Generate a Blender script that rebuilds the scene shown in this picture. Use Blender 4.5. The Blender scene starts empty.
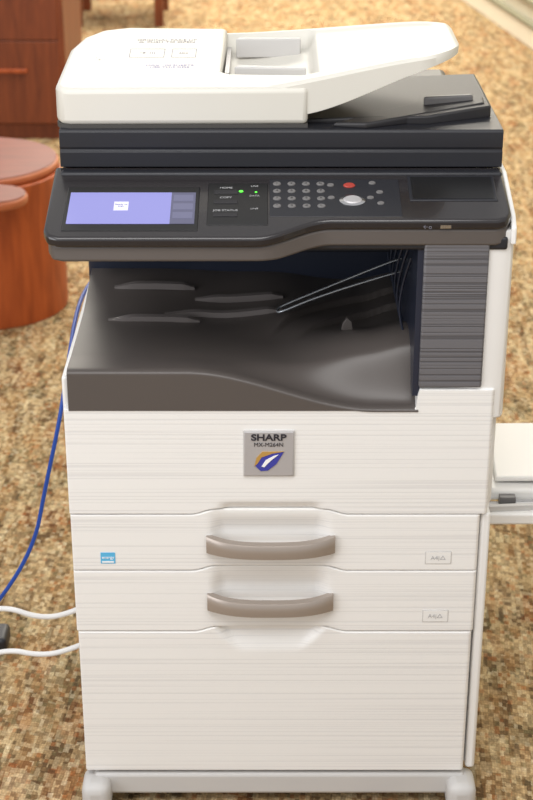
import bpy, bmesh, math
from mathutils import Vector, Matrix
C=bpy.context
FZ=-0.035
# ---------------- materials ----------------
def srgb(r,g,b):
    f=lambda c:(c/255/12.92) if c/255<=0.04045 else ((c/255+0.055)/1.055)**2.4
    return (f(r),f(g),f(b),1)
def mat(name,col,rough=.5,metal=0,spec=.5,emit=None,es=1,noise=.03,coat=0):
    m=bpy.data.materials.new(name); m.use_nodes=True
    nt=m.node_tree; b=nt.nodes['Principled BSDF']
    b.inputs['Roughness'].default_value=rough; b.inputs['Metallic'].default_value=metal
    b.inputs['Specular IOR Level'].default_value=spec
    b.inputs['Coat Weight'].default_value=coat
    if emit:
        b.inputs['Emission Color'].default_value=emit; b.inputs['Emission Strength'].default_value=es
    tc=nt.nodes.new('ShaderNodeTexCoord'); n=nt.nodes.new('ShaderNodeTexNoise'); n.inputs['Scale'].default_value=14
    r=nt.nodes.new('ShaderNodeValToRGB')
    k=1-noise
    r.color_ramp.elements[0].color=(col[0]*k,col[1]*k,col[2]*k,1); r.color_ramp.elements[1].color=col
    nt.links.new(tc.outputs['Object'],n.inputs['Vector']); nt.links.new(n.outputs['Fac'],r.inputs['Fac']); nt.links.new(r.outputs['Color'],b.inputs['Base Color'])
    return m
def striped(name,c0,c1,rough,sz,strength,dist=.001,lo=.45,hi=.55,sx=3.0):
    m=bpy.data.materials.new(name); m.use_nodes=True
    nt=m.node_tree; b=nt.nodes['Principled BSDF']; b.inputs['Roughness'].default_value=rough
    tc=nt.nodes.new('ShaderNodeTexCoord'); mp=nt.nodes.new('ShaderNodeMapping')
    mp.inputs['Scale'].default_value=(sx,.5,sz)
    n=nt.nodes.new('ShaderNodeTexNoise'); n.inputs['Scale'].default_value=1; n.inputs['Detail'].default_value=1.0
    r=nt.nodes.new('ShaderNodeValToRGB'); r.color_ramp.elements[0].position=lo; r.color_ramp.elements[1].position=hi
    mx=nt.nodes.new('ShaderNodeMixRGB'); mx.inputs['Color1'].default_value=c0; mx.inputs['Color2'].default_value=c1
    bp=nt.nodes.new('ShaderNodeBump'); bp.inputs['Strength'].default_value=strength; bp.inputs['Distance'].default_value=dist
    L=nt.links.new
    L(tc.outputs['Object'],mp.inputs['Vector']); L(mp.outputs['Vector'],n.inputs['Vector']); L(n.outputs['Fac'],r.inputs['Fac'])
    L(r.outputs['Color'],mx.inputs['Fac']); L(mx.outputs['Color'],b.inputs['Base Color']); L(r.outputs['Color'],bp.inputs['Height']); L(bp.outputs['Normal'],b.inputs['Normal'])
    return m
M={}
M['white']=mat('white_plastic',srgb(235,234,232),.42)
M['white_line']=striped('white_lined_plastic',srgb(225,224,223),srgb(236,235,233),.42,300,.2,.0004,.38,.48,1.0)
M['adf']=mat('cream_plastic',srgb(215,212,203),.42)
M['grey_side']=striped('grey_slatted_plastic',srgb(84,83,87),srgb(104,103,107),.45,260,.5,.001,.40,.5,1.2)
M['taupe']=mat('taupe_plastic',srgb(92,86,83),.42)
M['tray']=mat('dark_taupe_plastic',srgb(86,80,77),.40)
M['ribtop']=mat('tray_rib_plastic',srgb(112,106,104),.3)
M['black']=mat('black_plastic',srgb(34,35,41),.42)
M['exit']=mat('exit_plastic',srgb(40,39,42),.5)
M['gloss']=mat('gloss_black',srgb(38,35,37),.22,coat=.3)
M['dark']=mat('shadow_gap',srgb(70,68,66),.7)
M['cav']=mat('cavity_black_reflected_blue',srgb(36,42,58),.28)  # blue cast of reflected light is mixed into this black base colour
M['handle']=mat('handle_taupe_metal',srgb(164,153,144),.32,.35)
M['key']=mat('key_grey',srgb(112,110,110),.4)
M['keyd']=mat('key_dark',srgb(20,20,22),.3)
M['chrome']=mat('chrome',srgb(205,205,208),.18,1)
M['badge']=mat('badge_silver',srgb(186,184,186),.4,.3)
M['ink']=mat('ink_dark',srgb(45,42,50),.6)
M['inkg']=mat('ink_grey',srgb(120,120,132),.6)
M['inkl']=mat('ink_light',srgb(180,180,182),.6)
M['blue']=mat('logo_blue',srgb(60,65,160),.4)
M['gold']=mat('logo_gold',srgb(200,160,90),.3,.3)
M['sticker']=mat('sticker_blue',srgb(90,180,225),.5)
M['swhite']=mat('sticker_white',srgb(245,245,245),.5)
M['red']=mat('red_key',srgb(170,62,52),.4)
M['led']=mat('green_led',srgb(60,200,60),.4,emit=srgb(90,255,60),es=2)
M['screen']=mat('lcd_screen',srgb(40,40,60),.3,emit=srgb(160,160,230),es=.95)
M['screen2']=mat('lcd_side',srgb(30,30,50),.3,emit=srgb(112,112,136),es=.8)
M['screen2b']=mat('lcd_side_key',srgb(30,30,50),.3,emit=srgb(130,130,158),es=.8)
M['screen3']=mat('lcd_box',srgb(150,150,160),.3,emit=srgb(225,222,235),es=.85)
M['grey']=mat('grey_plastic',srgb(196,194,192),.5)
M['cblue']=mat('cable_blue',srgb(24,70,160),.4)
M['cwhite']=mat('cable_white',srgb(225,225,225),.4)
M['metal']=mat('wire_metal',srgb(185,190,196),.25,.8)

def wood(name,a,bc,scale=(1,1,12),rough=.35):
    m=bpy.data.materials.new(name); m.use_nodes=True
    nt=m.node_tree; b=nt.nodes['Principled BSDF']; b.inputs['Roughness'].default_value=rough
    tc=nt.nodes.new('ShaderNodeTexCoord'); mp=nt.nodes.new('ShaderNodeMapping'); mp.inputs['Scale'].default_value=scale
    n=nt.nodes.new('ShaderNodeTexNoise'); n.inputs['Scale'].default_value=6; n.inputs['Detail'].default_value=5; n.inputs['Distortion'].default_value=.6
    r=nt.nodes.new('ShaderNodeValToRGB'); r.color_ramp.elements[0].color=a; r.color_ramp.elements[1].color=bc
    r.color_ramp.elements[0].position=.3; r.color_ramp.elements[1].position=.7
    L=nt.links.new
    L(tc.outputs['Object'],mp.inputs['Vector']); L(mp.outputs['Vector'],n.inputs['Vector']); L(n.outputs['Fac'],r.inputs['Fac']); L(r.outputs['Color'],b.inputs['Base Color'])
    return m
M['cherry']=wood('cherry_wood',srgb(140,60,20),srgb(172,82,34),(6,6,1),.45)
M['cherrytop']=wood('cherry_wood_top',srgb(104,46,26),srgb(128,60,36),(1,8,1),.4)
M['rim']=wood('cherry_rim',srgb(164,88,52),srgb(180,104,66),(1,1,1),.4)
M['walnut']=wood('brown_wood',srgb(98,44,20),srgb(126,62,30),(8,8,1),.45)

def carpet():
    m=bpy.data.materials.new('patterned_carpet'); m.use_nodes=True
    nt=m.node_tree; N=nt.nodes.new; L=nt.links.new; b=nt.nodes['Principled BSDF']
    b.inputs['Roughness'].default_value=.95; b.inputs['Specular IOR Level'].default_value=.1
    tc=N('ShaderNodeTexCoord')
    def cells(scale,rot,sc,ramp,ch,metric='CHEBYCHEV',rnd=.8):
        mp=N('ShaderNodeMapping'); mp.inputs['Rotation'].default_value=(0,0,rot); mp.inputs['Scale'].default_value=sc
        L(tc.outputs['Object'],mp.inputs['Vector'])
        v=N('ShaderNodeTexVoronoi'); v.inputs['Scale'].default_value=scale; v.distance=metric; v.inputs['Randomness'].default_value=rnd
        L(mp.outputs['Vector'],v.inputs['Vector'])
        s=N('ShaderNodeSeparateColor'); L(v.outputs['Color'],s.inputs['Color'])
        r=N('ShaderNodeValToRGB'); cr=r.color_ramp; cr.interpolation='CONSTANT'
        cr.elements[0].position=0; cr.elements[0].color=srgb(*ramp[0][1]); cr.elements[1].position=ramp[1][0]; cr.elements[1].color=srgb(*ramp[1][1])
        for p,c in ramp[2:]:
            e=cr.elements.new(p); e.color=srgb(*c)
        L(s.outputs[ch],r.inputs['Fac']); return r,mp
    fine,mp=cells(125,.155,(1,.7,1),[(0,(84,64,46)),(.26,(200,172,128)),(.46,(146,118,82)),(.62,(216,194,154)),(.80,(170,104,60)),(.86,(118,112,80)),(.93,(228,212,178))],'Red','CHEBYCHEV',.35)
    big,_=cells(22,.155,(1,.55,1),[(0,(196,168,122)),(.30,(150,122,84)),(.54,(178,112,66)),(.66,(134,128,94)),(.78,(210,186,144))],'Green','CHEBYCHEV',.8)
    mid,_=cells(60,.155,(1,.32,1),[(0,(104,80,56)),(.30,(196,168,126)),(.6,(168,126,82)),(.8,(216,196,156))],'Blue','CHEBYCHEV',.5)
    mx=N('ShaderNodeMixRGB'); mx.inputs['Fac'].default_value=.32; L(fine.outputs['Color'],mx.inputs['Color1']); L(big.outputs['Color'],mx.inputs['Color2'])
    mx2=N('ShaderNodeMixRGB'); mx2.inputs['Fac'].default_value=.36; L(mx.outputs['Color'],mx2.inputs['Color1']); L(mid.outputs['Color'],mx2.inputs['Color2'])
    f=N('ShaderNodeTexVoronoi'); f.inputs['Scale'].default_value=240; f.inputs['Randomness'].default_value=.5; L(mp.outputs['Vector'],f.inputs['Vector'])
    fr=N('ShaderNodeValToRGB'); fr.color_ramp.elements[0].position=.25; fr.color_ramp.elements[0].color=(1,1,1,1); fr.color_ramp.elements[1].position=.8; fr.color_ramp.elements[1].color=(.4,.37,.34,1)
    L(f.outputs['Distance'],fr.inputs['Fac'])
    mm=N('ShaderNodeMixRGB'); mm.blend_type='MULTIPLY'; mm.inputs['Fac'].default_value=.7; L(mx2.outputs['Color'],mm.inputs['Color1']); L(fr.outputs['Color'],mm.inputs['Color2'])
    L(mm.outputs['Color'],b.inputs['Base Color'])
    bp=N('ShaderNodeBump'); bp.inputs['Strength'].default_value=.35; bp.inputs['Distance'].default_value=.002; bp.invert=True
    L(f.outputs['Distance'],bp.inputs['Height']); L(bp.outputs['Normal'],b.inputs['Normal'])
    return m
M['carpet']=carpet()

# ---------------- helpers ----------------
def empty(name,loc=(0,0,0)):
    e=bpy.data.objects.new(name,None); C.collection.objects.link(e); e.location=loc; return e
def addobj(name,verts,faces,m,parent=None,bevel=0,smooth=False,seg=3):
    me=bpy.data.meshes.new(name); me.from_pydata([tuple(v) for v in verts],[],faces); me.update()
    bm=bmesh.new(); bm.from_mesh(me); bmesh.ops.recalc_face_normals(bm,faces=bm.faces); bm.to_mesh(me); bm.free()
    o=bpy.data.objects.new(name,me); C.collection.objects.link(o)
    o.data.materials.append(m)
    if parent: 
        o.parent=parent; o.matrix_parent_inverse=Matrix.Translation(-Vector(parent.location))
    if bevel:
        b=o.modifiers.new('b','BEVEL'); b.width=bevel; b.segments=seg; b.limit_method='ANGLE'; b.angle_limit=math.radians(35); b.harden_normals=False
        smooth=True
    if smooth:
        for p in me.polygons: p.use_smooth=True
        try:
            me.set_sharp_from_angle(angle=math.radians(40))
        except Exception: pass
    return o
def box(name,x0,x1,y0,y1,z0,z1,m,parent=None,bevel=0):
    v=[(x,y,z) for x in(x0,x1) for y in(y0,y1) for z in(z0,z1)]
    f=[(0,1,3,2),(4,6,7,5),(0,4,5,1),(2,3,7,6),(0,2,6,4),(1,5,7,3)]
    return addobj(name,v,f,m,parent,bevel)
def prism(name,poly,zb,zt,m,parent=None,bevel=0,plane='XY'):
    n=len(poly); v=[]
    fb=zb if callable(zb) else (lambda a,b:zb)
    ft=zt if callable(zt) else (lambda a,b:zt)
    def P(a,b,c): return (a,b,c) if plane=='XY' else ((a,c,b) if plane=='XZ' else (c,a,b))
    for a,b in poly: v.append(P(a,b,fb(a,b)))
    for a,b in poly: v.append(P(a,b,ft(a,b)))
    f=[tuple(range(n)),tuple(range(n,2*n))]+[(i,(i+1)%n,n+(i+1)%n,n+i) for i in range(n)]
    return addobj(name,v,f,m,parent,bevel)
def gridsolid(name,nx,ny,fn,bk,m,parent=None,smooth=True):
    v=[];f=[]
    for j in range(ny+1):
        for i in range(nx+1): v.append(fn(i/nx,j/ny))
    o=len(v)
    for j in range(ny+1):
        for i in range(nx+1): v.append(bk(i/nx,j/ny))
    I=lambda i,j:j*(nx+1)+i
    for j in range(ny):
        for i in range(nx):
            f.append((I(i,j),I(i+1,j),I(i+1,j+1),I(i,j+1)))
            f.append((o+I(i,j),o+I(i,j+1),o+I(i+1,j+1),o+I(i+1,j)))
    for i in range(nx):
        f.append((I(i,0),o+I(i,0),o+I(i+1,0),I(i+1,0))); f.append((I(i,ny),I(i+1,ny),o+I(i+1,ny),o+I(i,ny)))
    for j in range(ny):
        f.append((I(0,j),I(0,j+1),o+I(0,j+1),o+I(0,j))); f.append((I(nx,j),o+I(nx,j),o+I(nx,j+1),I(nx,j+1)))
    return addobj(name,v,f,m,parent,0,smooth)
def tube(name,pts,r,m,parent=None,cyc=False):
    cu=bpy.data.curves.new(name,'CURVE'); cu.dimensions='3D'; cu.bevel_depth=r; cu.bevel_resolution=4; cu.use_fill_caps=True
    s=cu.splines.new('NURBS'); s.points.add(len(pts)-1)
    for p,q in zip(s.points,pts): p.co=(*q,1)
    s.use_endpoint_u=True; s.order_u=3; s.resolution_u=10; s.use_cyclic_u=cyc
    o=bpy.data.objects.new(name,cu); C.collection.objects.link(o); cu.materials.append(m)
    if parent: o.parent=parent; o.matrix_parent_inverse=Matrix.Translation(-Vector(parent.location))
    return o
def text(name,body,size,mtx,m,parent,ext=.0002,bold=0):
    cu=bpy.data.curves.new(name,'FONT'); cu.body=body; cu.size=size; cu.extrude=ext; cu.align_x='CENTER'; cu.align_y='CENTER'; cu.offset=bold
    o=bpy.data.objects.new(name,cu); C.collection.objects.link(o); cu.materials.append(m)
    o.parent=parent; o.matrix_parent_inverse=Matrix.Translation(-Vector(parent.location)); o.matrix_basis=mtx; return o
def ss(a,b,x):
    t=max(0,min(1,(x-a)/(b-a))); return t*t*(3-2*t)

# ---------------- room ----------------
box('floor',-6,7,-4,13,FZ-.05,FZ,M['carpet'])
wdir=Vector((-.1546,1,0)).normalized(); wn=Vector((wdir.y,-wdir.x,0))
w0=Vector((1.224,5.48,0))
M['wall']=mat('painted_wall',srgb(214,208,186),.7)
M['trim']=mat('baseboard_cream',srgb(232,226,206),.5)
M['trim2']=mat('trim_grey_green',srgb(150,148,124),.6)  # darker grey-green for the strips along the right wall
def wallseg(name,off0,off1,z0,z1,m,bev=0):
    a=w0-wdir*7; b=w0+wdir*8
    poly=[(p.x,p.y) for p in (a+wn*off0,b+wn*off0,b+wn*off1,a+wn*off1)]
    return prism(name,poly,z0,z1,m,None,bev)
wallseg('wall_right',0,.12,FZ,2.7,M['wall'])
wallseg('baseboard_right',-.015,0,FZ,FZ+.09,M['trim'],.004)
wallseg('trim_1',-.03,0,FZ+.10,FZ+.12,M['trim2'],.004)
wallseg('trim_2',-.03,0,FZ+.20,FZ+.225,M['trim2'],.004)
box('wall_back',-6,2,11.5,11.6,FZ,2.7,M['wall'])  # unseen wall beyond the frame, added to bounce light

# ---------------- photocopier ----------------
cp=empty('photocopier',(0,.28,FZ))
box('lower_chassis',-.298,.300,.024,.56,.028,.50,M['white'],cp,.006)
box('middle_chassis',-.300,.302,.024,.56,.48,.632,M['white'],cp,.006)
box('panel_gap_backing',-.294,.279,.0205,.026,.032,.63,M['dark'],cp)
box('chassis_side_edge',.2855,.300,.006,.04,.03,.476,M['white'],cp,.005)
box('base_frame',-.285,.285,.0,.55,FZ+.02,.024,M['grey'],cp,.006)
for i,(fx,fy) in enumerate([(-.281,.0),(.279,.0),(-.281,.53),(.279,.53)]):
    s0=.022
    prism('foot_%d'%(i+1),[(fx-s0,fy-.03),(fx+s0,fy-.03),(fx+s0,fy+.03),(fx-s0,fy+.03)],FZ,.020,M['grey'],cp,.014)
XC=-.015
def hump(x,h=.008):
    return h*(ss(-.112,-.078,x-XC)-ss(.078,.112,x-XC))
def edge(d,r=.004):
    d=max(0,d)
    return 0 if d>=r else r-math.sqrt(max(0,r*r-(r-d)**2))
def panel(name,x0,x1,zb,zt,rec,nx=150,nz=40,th=.022):
    def cl(t,e=.04): 
        if t<.1: return t/.1*e*.5
        if t>.9: return 1-(1-t)/.1*e*.5
        return e*.5+(t-.1)/.8*(1-e)
    def fn(u,v):
        x=x0+(x1-x0)*cl(u,.03); b=zb(x); t=zt(x); z=b+(t-b)*cl(v,.08)
        d=edge(x-x0,.003)+edge(x1-x,.006)*.9+edge(z-b,.002)+edge(t-z,.002)
        return (x,min(.018,d+rec(x,z)),z)
    def bk(u,v):
        p=fn(u,v); return (p[0],th,p[2])
    return gridsolid(name,nx,nz,fn,bk,M['white_line'],cp)
def trap(x,z,zc0,zc1,w0,w1,dep,e=.006):
    t=max(0,min(1,(z-zc0)/(zc1-zc0))); w=w0+(w1-w0)*t
    return dep*ss(zc0-.001,zc0+ (zc1-zc0)*.9,z)*(1-ss(w-e,w+e,abs(x-XC)))
def coverTop(x): return .6415+.030*ss(.185,.1895,x)
panel('front_cover',-.300,.2935,lambda x:.4770+hump(x),coverTop,
      lambda x,z:.006*(1-ss(.477+.008,.477+.022,z))*(1-ss(.055,.08,abs(x-XC))),nx=320,nz=50)
def recess(zc,ztop):
    def r(x,z):
        a=abs(x-XC)
        return .011*ss(zc-.014,zc+.004,z)*(1-ss(.066,.090,a))*(1-.65*ss(ztop-.03,ztop+.004,z))
    return r
panel('paper_drawer_1',-.299,.284,lambda x:.3850+hump(x),lambda x:.4755+hump(x),recess(.425,.476))
panel('paper_drawer_2',-.299,.284,lambda x:.2820+hump(x),lambda x:.3835+hump(x),recess(.330,.384))
panel('lower_door',-.297,.282,lambda x:.030,lambda x:.2805+hump(x),
      lambda x,z:trap(x,z,.247,.285,.040,.074,.011,.007),nz=60)
def handle(name,zc,x0,x1):
    n=40; v=[];f=[]
    hw=(x1-x0)/2; xc=(x0+x1)/2
    for i in range(n+1):
        u=-1+2*i/n; x=xc+u*hw
        y=.004-.020*(1-abs(u)**3.2); th=.011
        hz=.0115+.0022*abs(u)**4; dz=-.002*(1-abs(u)**2)
        for (yy,zz) in ((y,zc-hz+dz+.004),(y-th*.25,zc-hz+dz),(y-th,zc-hz+dz+.002),(y-th*1.1,zc+dz),(y-th,zc+hz+dz-.003),(y-th*.8,zc+hz+dz),(y+.003,zc+hz+dz),):
            v.append((x,yy,zz))
    k=7
    for i in range(n):
        for j in range(k):
            f.append((i*k+j,i*k+(j+1)%k,(i+1)*k+(j+1)%k,(i+1)*k+j))
    f.append(tuple(range(k))); f.append(tuple(range(n*k,n*k+k)))
    addobj(name,v,f,M['handle'],cp,0,True)
handle('drawer_handle_1',.4295,-.106,.078)
handle('drawer_handle_2',.3335,-.106,.077)
box('badge_plate',-.051,.0175,-.004,.002,.5405,.6085,M['badge'],cp,.001)
box('badge_frame',-.0525,.019,-.0025,.002,.539,.610,M['grey'],cp,.001)
R90=Matrix.Rotation(math.radians(90),4,'X')
def FT(x,y,z): return Matrix.Translation((x,y,z))@R90
text('badge_text','SHARP',.0135,FT(-.017,-.0046,.6000)@Matrix.Diagonal((1.22,1,1,1)),M['ink'],cp,.0003,.0004)
text('badge_model_text','MX-M264N',.0085,FT(-.017,-.0046,.5890),M['ink'],cp,.0002)
prism('badge_swoosh',[(-.036,.557),(-.028,.5485),(-.018,.5495),(-.006,.560),(.004,.578),(-.010,.5765),(-.026,.5775),(-.032,.570)],-.0052,-.0035,M['blue'],cp,0,'XZ')
prism('badge_swoosh_gold',[(-.037,.556),(-.034,.569),(-.026,.5785),(.004,.5790),(-.012,.576),(-.027,.570),(-.032,.561)],-.0056,-.0036,M['gold'],cp,0,'XZ')
prism('badge_swoosh_white',[(-.027,.556),(-.021,.566),(-.010,.5725),(-.003,.5745),(-.012,.567),(-.018,.561),(-.023,.555)],-.0059,-.0036,M['swhite'],cp,0,'XZ')
box('energy_sticker',-.2585,-.2375,-.0006,.001,.397,.415,M['sticker'],cp)
text('energy_sticker_text','energy',.0065,FT(-.248,-.0008,.407),M['swhite'],cp)
box('energy_sticker_band',-.2565,-.2395,-.0008,.001,.3985,.401,M['swhite'],cp)
for i,(zc,xo) in enumerate(((.4065,-.004),(.3085,-.004))):
    box('size_label_recess_%d'%(i+1),.212+xo,.250+xo,-.0006,.001,zc-.0105,zc+.0105,M['grey'],cp,.0005)
    box('size_label_%d'%(i+1),.2132+xo,.2488+xo,-.001,.001,zc-.0093,zc+.0093,M['white'],cp)
    text('size_text_%d'%(i+1),'A4|\u25b3',.009,FT(.231+xo,-.0013,zc),M['inkl'],cp)
# right column
prism('right_column_white',[(.186,.012),(.272,.003),(.294,.004),(.304,.008),(.308,.018),(.308,.56),(.186,.56)],.625,.898,M['white'],cp,.003)
prism('side_top_trim',[(.0,.880),(.002,.902),(.02,.915),(.12,.944),(.56,.944),(.56,.880)],.3015,.3085,M['white'],cp,.002,'YZ')
box('slatted_panel',.188,.274,-.002,.02,.6745,.888,M['grey_side'],cp,.003)
box('rear_body',-.298,.19,.36,.56,.60,.90,M['cav'],cp,.004)
box('left_side_wall',-.302,-.292,.012,.56,.60,.685,M['white'],cp,.004)
def lip(x): return .700-.056*ss(-.13,.13,x)
def trayz(x,y):
    z=.698-.016*ss(-.2,.1,x)
    hx=ss(.0,.14,x+ (y-.06)*.3); z+=.030*hx*math.exp(-((y-.09)/.07)**2)
    z+=.012*ss(.12,.185,x)
    z+=.02*ss(.2,.36,y)*(1-ss(-.1,.1,x))
    rr=math.hypot((x-.19)/.85,y-.02)
    if y>.12: z+=(.009*ss(.216,.222,rr)+.009*ss(.262,.268,rr))*ss(.12,.2,y)*ss(-.10,.03,x)
    f=ss(0,.05,y)
    return lip(x)*(1-f)+z*f
def trfn(u,v):
    x=-.2925+.4815*u; 
    if v<.12:
        t=v/.12; zz=.640+(trayz(x,0)-.006-.640)*t; return (x,-.0015-.0*t,zz)
    if v<.24:
        a=(v-.12)/.12*math.pi/2; return (x,-.0015+.012*(1-math.cos(a)),trayz(x,0)-.006+.006*math.sin(a))
    t=(v-.24)/.76; y=.0105+.352*t; return (x,y,trayz(x,max(0,y-.0105)))
gridsolid('output_tray',160,160,trfn,lambda u,v:(lambda p:(p[0],max(p[1],.01),.632))(trfn(u,v)),M['tray'],cp)
box('cavity_right_wall',.180,.190,.004,.37,.66,.89,M['cav'],cp)
for i in range(6):
    y=.09+i*.045
    tube('exit_rib_%d'%i,[(.180,y,.70),(.165,y+.006,.735),(.168,y+.004,.79),(.180,y,.83)],.0018,M['cav'],cp)
box('cavity_shelf',-.285,.18,.30,.36,.765,.772,M['black'],cp,.002)
for i,(a,b,y) in enumerate([(-.128,.005,.265),(-.171,.0045,.215),(-.252,-.13,.295),(-.2527,-.118,.19)]):
    n=24; v=[];f=[]
    for k in range(n+1):
        t=k/n; x=a+(b-a)*t; z=trayz(x,y)
        h=.006*ss(0,.3,t)*(1-.85*ss(.85,1,t))+.0012; w=.005*(1-.6*ss(.85,1,t))*(.5+.5*ss(0,.2,t))
        v+= [(x,y-w,z-.002),(x,y-w*.85,z+h),(x,y+w*.85,z+h+.001),(x,y+w,z-.002)]
    for k in range(n):
        for j in range(4): f.append((k*4+j,k*4+(j+1)%4,k*4+4+(j+1)%4,k*4+4+j))
    f+=[(0,1,2,3),tuple(range(n*4,n*4+4))]
    addobj('tray_rib_%d'%(i+1),v,f,M['ribtop'],cp,0,False)
tube('exit_wire_loop',[(.178,.215,.785),(.165,.215,.782),(.06,.21,.738),(.005,.205,.716),(-.004,.20,.712),(-.004,.19,.71),(.004,.185,.714),(.05,.185,.735),(.14,.187,.765),(.178,.19,.775)],.0018,M['metal'],cp)
prism('paper_sensor_flag',[(.088,.700),(.105,.700),(.103,.713),(.096,.719),(.09,.710)],.145,.152,M['taupe'],cp,.001,'XZ')

# scanner section under panel
box('scanner_underside',-.298,.298,.0,.56,.872,.890,M['black'],cp,.004)
box('scanner_body',-.300,.300,.10,.50,.885,.9485,M['black'],cp,.004)
def pz(x,y): return .95-.273*(.12-y)
def pl(x0,x1,yf,yr,yb,off=0):
    pts=[(x0,yb),(x0,yf+.02),(x0+.006,yf+.006),(x0+.02,yf)]
    for i in range(13):
        t=i/12; x=-.035+.10*t; pts.append((x+off,yf+(yr-yf)*ss(0,1,t)))
    pts+=[(x1-.02,yr),(x1-.006,yr+.005),(x1,yr+.018),(x1,yb)]
    return pts
prism('control_panel_top',pl(-.3085,.3015,-.046,-.006,.122),lambda x,y:pz(x,y)-.014,pz,M['gloss'],cp,.004)
prism('control_panel_fascia',pl(-.304,.300,-.041,-.003,.10,.002),lambda x,y:max(.870,pz(x,y)-.038),lambda x,y:pz(x,y)-.0135,M['taupe'],cp,.004)
ang=math.atan(.273)
def PM(x,s,h=0):
    y=.12-s; z=.95-.273*s
    return Matrix.Translation((x,y-math.sin(ang)*h,z+math.cos(ang)*h))@Matrix.Rotation(ang,4,'X')
def pbox(name,x0,x1,s0,s1,h0,h1,m,bev=0):
    o=box(name,x0,x1,0,1,h0,h1,m,cp,bev)
    me=o.data
    for v in me.vertices:
        x,yy,h=v.co; s=s1 if yy<.5 else s0
        v.co=PM(x,s,h).to_translation()
    return o
def pdisc(name,x,s,rx,ry,h,m,n=24):
    v=[];f=[]
    M4=PM(x,s,0)
    for k,(rr,hh) in enumerate(((1,0),(1,h*.6),(.85,h))):
        for i in range(n):
            a=2*math.pi*i/n; v.append(M4@Vector((rx*rr*math.cos(a),ry*rr*math.sin(a),hh)))
    for k in range(2):
        for i in range(n): f.append((k*n+i,k*n+(i+1)%n,(k+1)*n+(i+1)%n,(k+1)*n+i))
    f.append(tuple(range(2*n,3*n)))
    return addobj(name,v,f,m,cp,0,True)
pbox('display_bezel',-.2855,-.109,.050,.150,-.002,.0012,M['keyd'],.001)
pbox('display_screen',-.2805,-.146,.064,.136,0,.0018,M['screen'])
pbox('display_screen_side',-.146,-.114,.064,.136,0,.0018,M['screen2'])
for i in range(3): pbox('display_side_key_%d'%i,-.143,-.117,.070+.02*i,.084+.02*i,0,.0021,M['screen2b'])
pbox('display_dialog',-.221,-.202,.086,.106,0,.0021,M['screen3'])
text('display_dialog_text','Ready to\nscan',.0045,PM(-.2115,.095,.0023),M['blue'],cp,.00005)
pbox('button_block',-.098,-.018,.040,.138,-.002,.0008,M['keyd'],.001)
for i,(lab,s) in enumerate((('HOME',.052),('COPY',.075),('JOB STATUS',.105))):
    text('panel_label_%d'%i,lab,.006,PM(-.074,s,.0012),M['inkl'],cp,.00005)
    text('panel_labelb_%d'%i,'DATA' if i==1 else 'LINE',.005,PM(-.036,s-.004,.0012),M['inkl'],cp,.00005)
    pbox('soft_key_%d'%i,-.090,-.058,s+.006,s+.014,0,.0018,M['exit'],.0006)
pdisc('status_led',-.054,.060,.003,.002,.0016,M['led'])
pdisc('status_led_2',-.034,.062,.0015,.0012,.0016,M['led'])
pbox('keypad_surround',-.016,.158,.030,.118,-.002,.0006,M['black'],.001)
for r_ in range(4):
    for c in range(4):
        x=-.006+.0195*c; s=.042+.0175*r_
        pdisc('key_%d_%d'%(r_,c),x,s,.0055,.0044,.0022,M['key'])
        text('key_text_%d_%d'%(r_,c),'123C456P789R*0#L'[r_*4+c],.006,PM(x,s,.0023),M['keyd'],cp,.00005)
pdisc('start_key_ring',.094,.081,.0175,.0135,.002,M['chrome'])
pdisc('start_key',.094,.081,.0125,.0095,.0035,M['badge'])
pdisc('stop_key',.091,.046,.008,.0055,.0025,M['red'])
for i,(x,s) in enumerate(((.066,.045),(.066,.075),(.122,.040),(.131,.062),(.131,.088),(.118,.075))):
    pdisc('function_key_%d'%i,x,s,.0048,.0036,.0022,M['key'])
pbox('storage_slot_rim',.170,.287,.022,.082,-.002,.0012,M['black'],.001)
pbox('storage_slot',.174,.283,.026,.078,-.002,.0016,M['keyd'])
box('usb_port',.207,.221,-.0068,-.001,.9045,.909,M['chrome'],cp)
text('lock_icon_text','\u2190o',.008,FT(.190,-.0066,.9065),M['inkg'],cp,.0001)

# ---------------- document feeder ----------------
prism('scanner_lid_base',[(.118,.951),(.118,.972),(.1205,.974),(.1205,.976),(.119,.978),(.120,.999),(.123,1.002),(.42,1.002),(.42,.951)],-.301,.301,M['black'],cp,.0015,'YZ')
box('scanner_lid_hinge',-.24,.26,.36,.50,.93,1.0,M['black'],cp,.01)
def ft(x,y): return 1.056+.10*(y-.13)
cov=[(-.306,.150),(-.300,.134),(-.287,.128),(.036,.132),(.036,.190),(-.070,.195),(-.082,.205),(-.078,.40),(-.225,.405),(-.262,.392),(-.288,.355),(-.302,.30)]
prism('feeder_cover',cov,1.006,ft,M['adf'],cp,.007)
prism('feeder_cover_seam',cov,1.0,1.007,M['dark'],cp,0)
def tfn(u,v):
    x=-.08+.325*u
    y0=.134+.006*u; y1=.402-.055*ss(.1,1,u)
    if u>.82:
        k=(u-.82)/.18; q=1-math.sqrt(max(0,1-k*k)); y0+=.07*q; y1-=.04*q
    y=y0+(y1-y0)*v
    z=1.048+.055*ss(-.1,1.1,u)+.10*(y-.13)*(1-.85*u)
    inner=ss(.0,.06,v-.10)*(1-ss(.90,.97,v))
    z-=.020*inner*(1-ss(.37,.41,u)) + .004*inner*(1-ss(.9,.97,u))
    ed=min(v,1-v,1-u+.0); z-=.004*(1-ss(0,.02,ed))
    return (x,y,z)
def tbk(u,v):
    p=tfn(u,v); x=p[0]; zb=1.016+.076*ss(.25,1.05,u)+.05*(p[1]-.13)*(1-.5*u)
    return (x,p[1],min(zb,p[2]-.006))
gridsolid('document_input_tray',90,60,tfn,tbk,M['adf'],cp)
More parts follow.
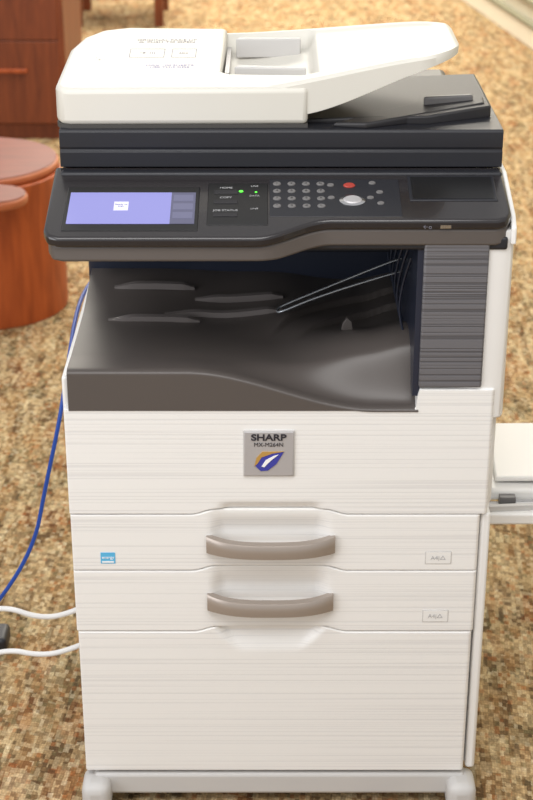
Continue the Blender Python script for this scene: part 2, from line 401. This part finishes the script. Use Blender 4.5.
prism('paper_guide_1',[(-.065,.225),(.035,.215),(.035,.225),(-.06,.24)],1.045,1.064,M['grey'],cp,.002)
prism('paper_guide_2',[(-.065,.345),(.03,.345),(.03,.355),(-.06,.357)],1.05,1.078,M['grey'],cp,.002)
box('feed_slot_shadow',-.078,-.072,.215,.385,1.040,1.058,M['grey'],cp)
fa=math.atan(.10)
def CM(x,y,h=.0004): return Matrix.Translation((x,y,ft(x,y)+h))@Matrix.Rotation(fa,4,'X')
text('cover_label_1','ORIGINAL FACE UP\n\u25b3 PUSH TO OPEN',.010,CM(-.165,.335),M['inkg'],cp,.00005)
text('cover_label_2','1. - - - - - -\n2. - - - -',.008,CM(-.245,.255),M['inkg'],cp,.00005)
def strip(name,x0,x1,y0,y1,w=.0010):
    for i,(a,b,c,d) in enumerate(((x0,x1,y0,y0+w),(x0,x1,y1-w,y1),(x0,x0+w,y0,y1),(x1-w,x1,y0,y1))):
        prism('%s_%d'%(name,i),[(a,c),(b,c),(b,d),(a,d)],lambda x,y:ft(x,y)-.0005,lambda x,y:ft(x,y)+.0003,M['inkg'],cp)
strip('cover_icon_a',-.215,-.165,.262,.300)
strip('cover_icon_b',-.155,-.120,.262,.300)
text('cover_icon_arrow','\u2192 |||',.012,CM(-.19,.281),M['inkg'],cp,.00005)
text('cover_icon_arrow_2','abc',.010,CM(-.138,.281),M['inkg'],cp,.00005)
text('cover_label_3','MAX 100 SHEETS\nUSE THIS SIDE',.009,CM(-.155,.222),M['blue'],cp,.00005)
prism('document_exit_tray',[(.0,.16),(.20,.15),(.292,.19),(.292,.385),(.0,.39)],1.0,lambda x,y:1.006+.012*ss(.05,.3,x),M['exit'],cp,.004)
prism('document_exit_arm',[(.070,.136),(.115,.126),(.284,.200),(.286,.236),(.19,.225)],lambda x,y:1.001,lambda x,y:1.008+.06*max(0,(x-.085)),M['exit'],cp,.003)
prism('document_exit_stop',[(.20,.205),(.27,.218),(.27,.228),(.20,.214)],1.0,1.026,M['key'],cp,.003)

# side pieces
box('bypass_tray_base',.300,.52,.11,.33,.440,.459,M['white'],cp,.006)
prism('bypass_tray_flap',[(.322,.13),(.47,.12),(.56,.13),(.56,.30),(.335,.32)],lambda x,y:.461+.05*(x-.32),lambda x,y:.469+.05*(x-.32),M['white'],cp,.003)
prism('bypass_tray_front',[(.302,.075),(.52,.075),(.52,.118),(.302,.118)],.418,.437,M['white'],cp,.004)
prism('bypass_tray_brace',[(.302,.080),(.52,.098),(.52,.106),(.302,.088)],.437,.446,M['grey'],cp,.001)
box('bypass_metal_guide',.33,.50,.112,.118,.437,.445,M['chrome'],cp,.001)
box('bypass_dark_slot',.326,.350,.098,.112,.437,.452,M['key'],cp,.001)
box('side_latch',.300,.316,.10,.16,.668,.70,M['white'],cp,.005)
# ---------------- cables ----------------
tube('ethernet_cable',[(-.29,.66,.64),(-.300,.64,.625),(-.316,.50,.640),(-.320,.357,.650),(-.316,.19,.625),(-.327,.15,.5545),(-.356,.15,.437),(-.377,.15,.342),(-.438,.15,.239),(-.56,.2,.08),(-.70,.3,FZ+.004),(-1.1,.5,FZ+.004)],.0032,M['cblue'])
tube('power_cable',[(-.297,.17,.226),(-.325,.16,.214),(-.375,.15,.208),(-.438,.15,.235),(-.55,.18,.18),(-.7,.25,FZ+.006),(-1.0,.4,FZ+.006)],.0042,M['cwhite'])
tube('power_cable.001',[(-.297,.17,.158),(-.32,.16,.150),(-.375,.15,.138),(-.438,.15,.154),(-.52,.2,.08),(-.6,.30,FZ+.006),(-.8,.36,FZ+.006)],.0042,M['cwhite'])
ps=empty('power_strip',(-.62,.45,FZ))
box('strip_body',-.80,-.484,.41,.47,FZ+.002,FZ+.035,M['black'],ps,.008)
for i in range(4): box('socket_%d'%i,-.77+.07*i,-.73+.07*i,.42,.45,FZ+.034,FZ+.037,M['keyd'],ps,.002)

# ---------------- furniture ----------------
def disc(name,cx,cy,r,z0,z1,m,parent,bev=.008,n=64):
    return prism(name,[(cx+r*math.cos(2*math.pi*i/n),cy+r*math.sin(2*math.pi*i/n)) for i in range(n)],z0,z1,m,parent,bev)
rt=empty('round_wooden_side_table',(-.77,2.17,FZ))
disc('drum_body',-.785,2.17,.212,FZ,.350,M['cherry'],rt,.004)
disc('table_top_rim',-.800,2.185,.220,.350,.372,M['rim'],rt)
disc('table_top',-.800,2.185,.214,.371,.375,M['cherrytop'],rt,.002)
disc('lower_ledge_rim',-.702,1.88,.080,.345,.368,M['rim'],rt)
disc('lower_ledge',-.702,1.88,.075,.367,.371,M['cherrytop'],rt,.002)
box('ledge_bracket',-.76,-.71,1.90,2.05,.30,.345,M['cherry'],rt,.004)
wc=empty('wooden_cabinet',(-1.15,4.1,FZ))
box('cabinet_body',-1.6,-.76,3.87,4.45,FZ+.06,1.0,M['walnut'],wc,.006)
box('cabinet_plinth',-1.59,-.78,3.89,4.43,FZ,FZ+.06,M['walnut'],wc)
box('cabinet_top',-1.62,-.74,3.85,4.47,1.0,1.03,M['walnut'],wc,.006)
for i in range(3): box('cabinet_drawer_%d'%i,-1.58,-.78,3.862,3.87,.03+.31*i,.335+.31*i,M['walnut'],wc,.002)
for i in range(3): box('cabinet_pull_%d'%i,-1.20,-.90,3.849,3.862,.22+.31*i,.235+.31*i,M['cherry'],wc,.003)
ch=empty('wooden_chair',(-.7,6.1,FZ))
for i,(x,y) in enumerate([(-.55,5.98),(-.95,5.98),(-.55,6.40),(-.95,6.40)]):
    box('leg_%d'%(i+1),x-.022,x+.022,y-.022,y+.022,FZ,.40 if i<2 else .85,M['walnut'],ch,.004)
box('seat',-.99,-.51,5.94,6.44,.40,.45,M['cherry'],ch,.012)
box('rail_1',-.95,-.55,5.97,5.99,.10,.14,M['walnut'],ch,.003)
box('rail_2',-.56,-.54,5.98,6.40,.08,.14,M['walnut'],ch,.003)
box('back',-.95,-.55,6.39,6.42,.55,.85,M['cherry'],ch,.006)
# ---------------- light ----------------
def area(name,loc,rot,sx,sy,e,col):
    l=bpy.data.lights.new(name,'AREA'); l.shape='RECTANGLE'; l.size=sx; l.size_y=sy; l.energy=e; l.color=col
    o=bpy.data.objects.new(name,l); C.collection.objects.link(o); o.location=loc; o.rotation_euler=rot
area('ceiling_light_1',(-.3,-1.3,2.6),(math.radians(20),0,0),2.4,1.2,44,(1,.985,.97))
area('ceiling_light_2',(0,3.0,2.6),(0,0,0),2.4,1.2,80,(1,.93,.80))
area('ceiling_light_3',(0,6.5,2.6),(0,0,0),3,2,220,(1,.92,.80))
area('front_left_light',(-2.6,-1.8,1.5),(math.radians(80),0,math.radians(-55)),1.6,1.6,36,(.95,.97,1))  # soft, slightly cool area lamp aimed at the copier from front left
w=bpy.data.worlds.new('World'); C.scene.world=w; w.use_nodes=True
w.node_tree.nodes['Background'].inputs[0].default_value=(.995,.99,.99,1); w.node_tree.nodes['Background'].inputs[1].default_value=.64
# ---------------- camera ----------------
cd=bpy.data.cameras.new('camera'); cd.sensor_fit='VERTICAL'; cd.sensor_height=36; cd.sensor_width=24; cd.lens=72
cam=bpy.data.objects.new('camera',cd); C.collection.objects.link(cam)
cam.location=(-.02,-2.0,1.567); cam.rotation_euler=(math.radians(90-24.5),0,0)
cd.dof.use_dof=True; cd.dof.focus_distance=2.18; cd.dof.aperture_fstop=8
C.scene.camera=cam
C.scene.view_settings.view_transform='Standard'; C.scene.view_settings.look='None'
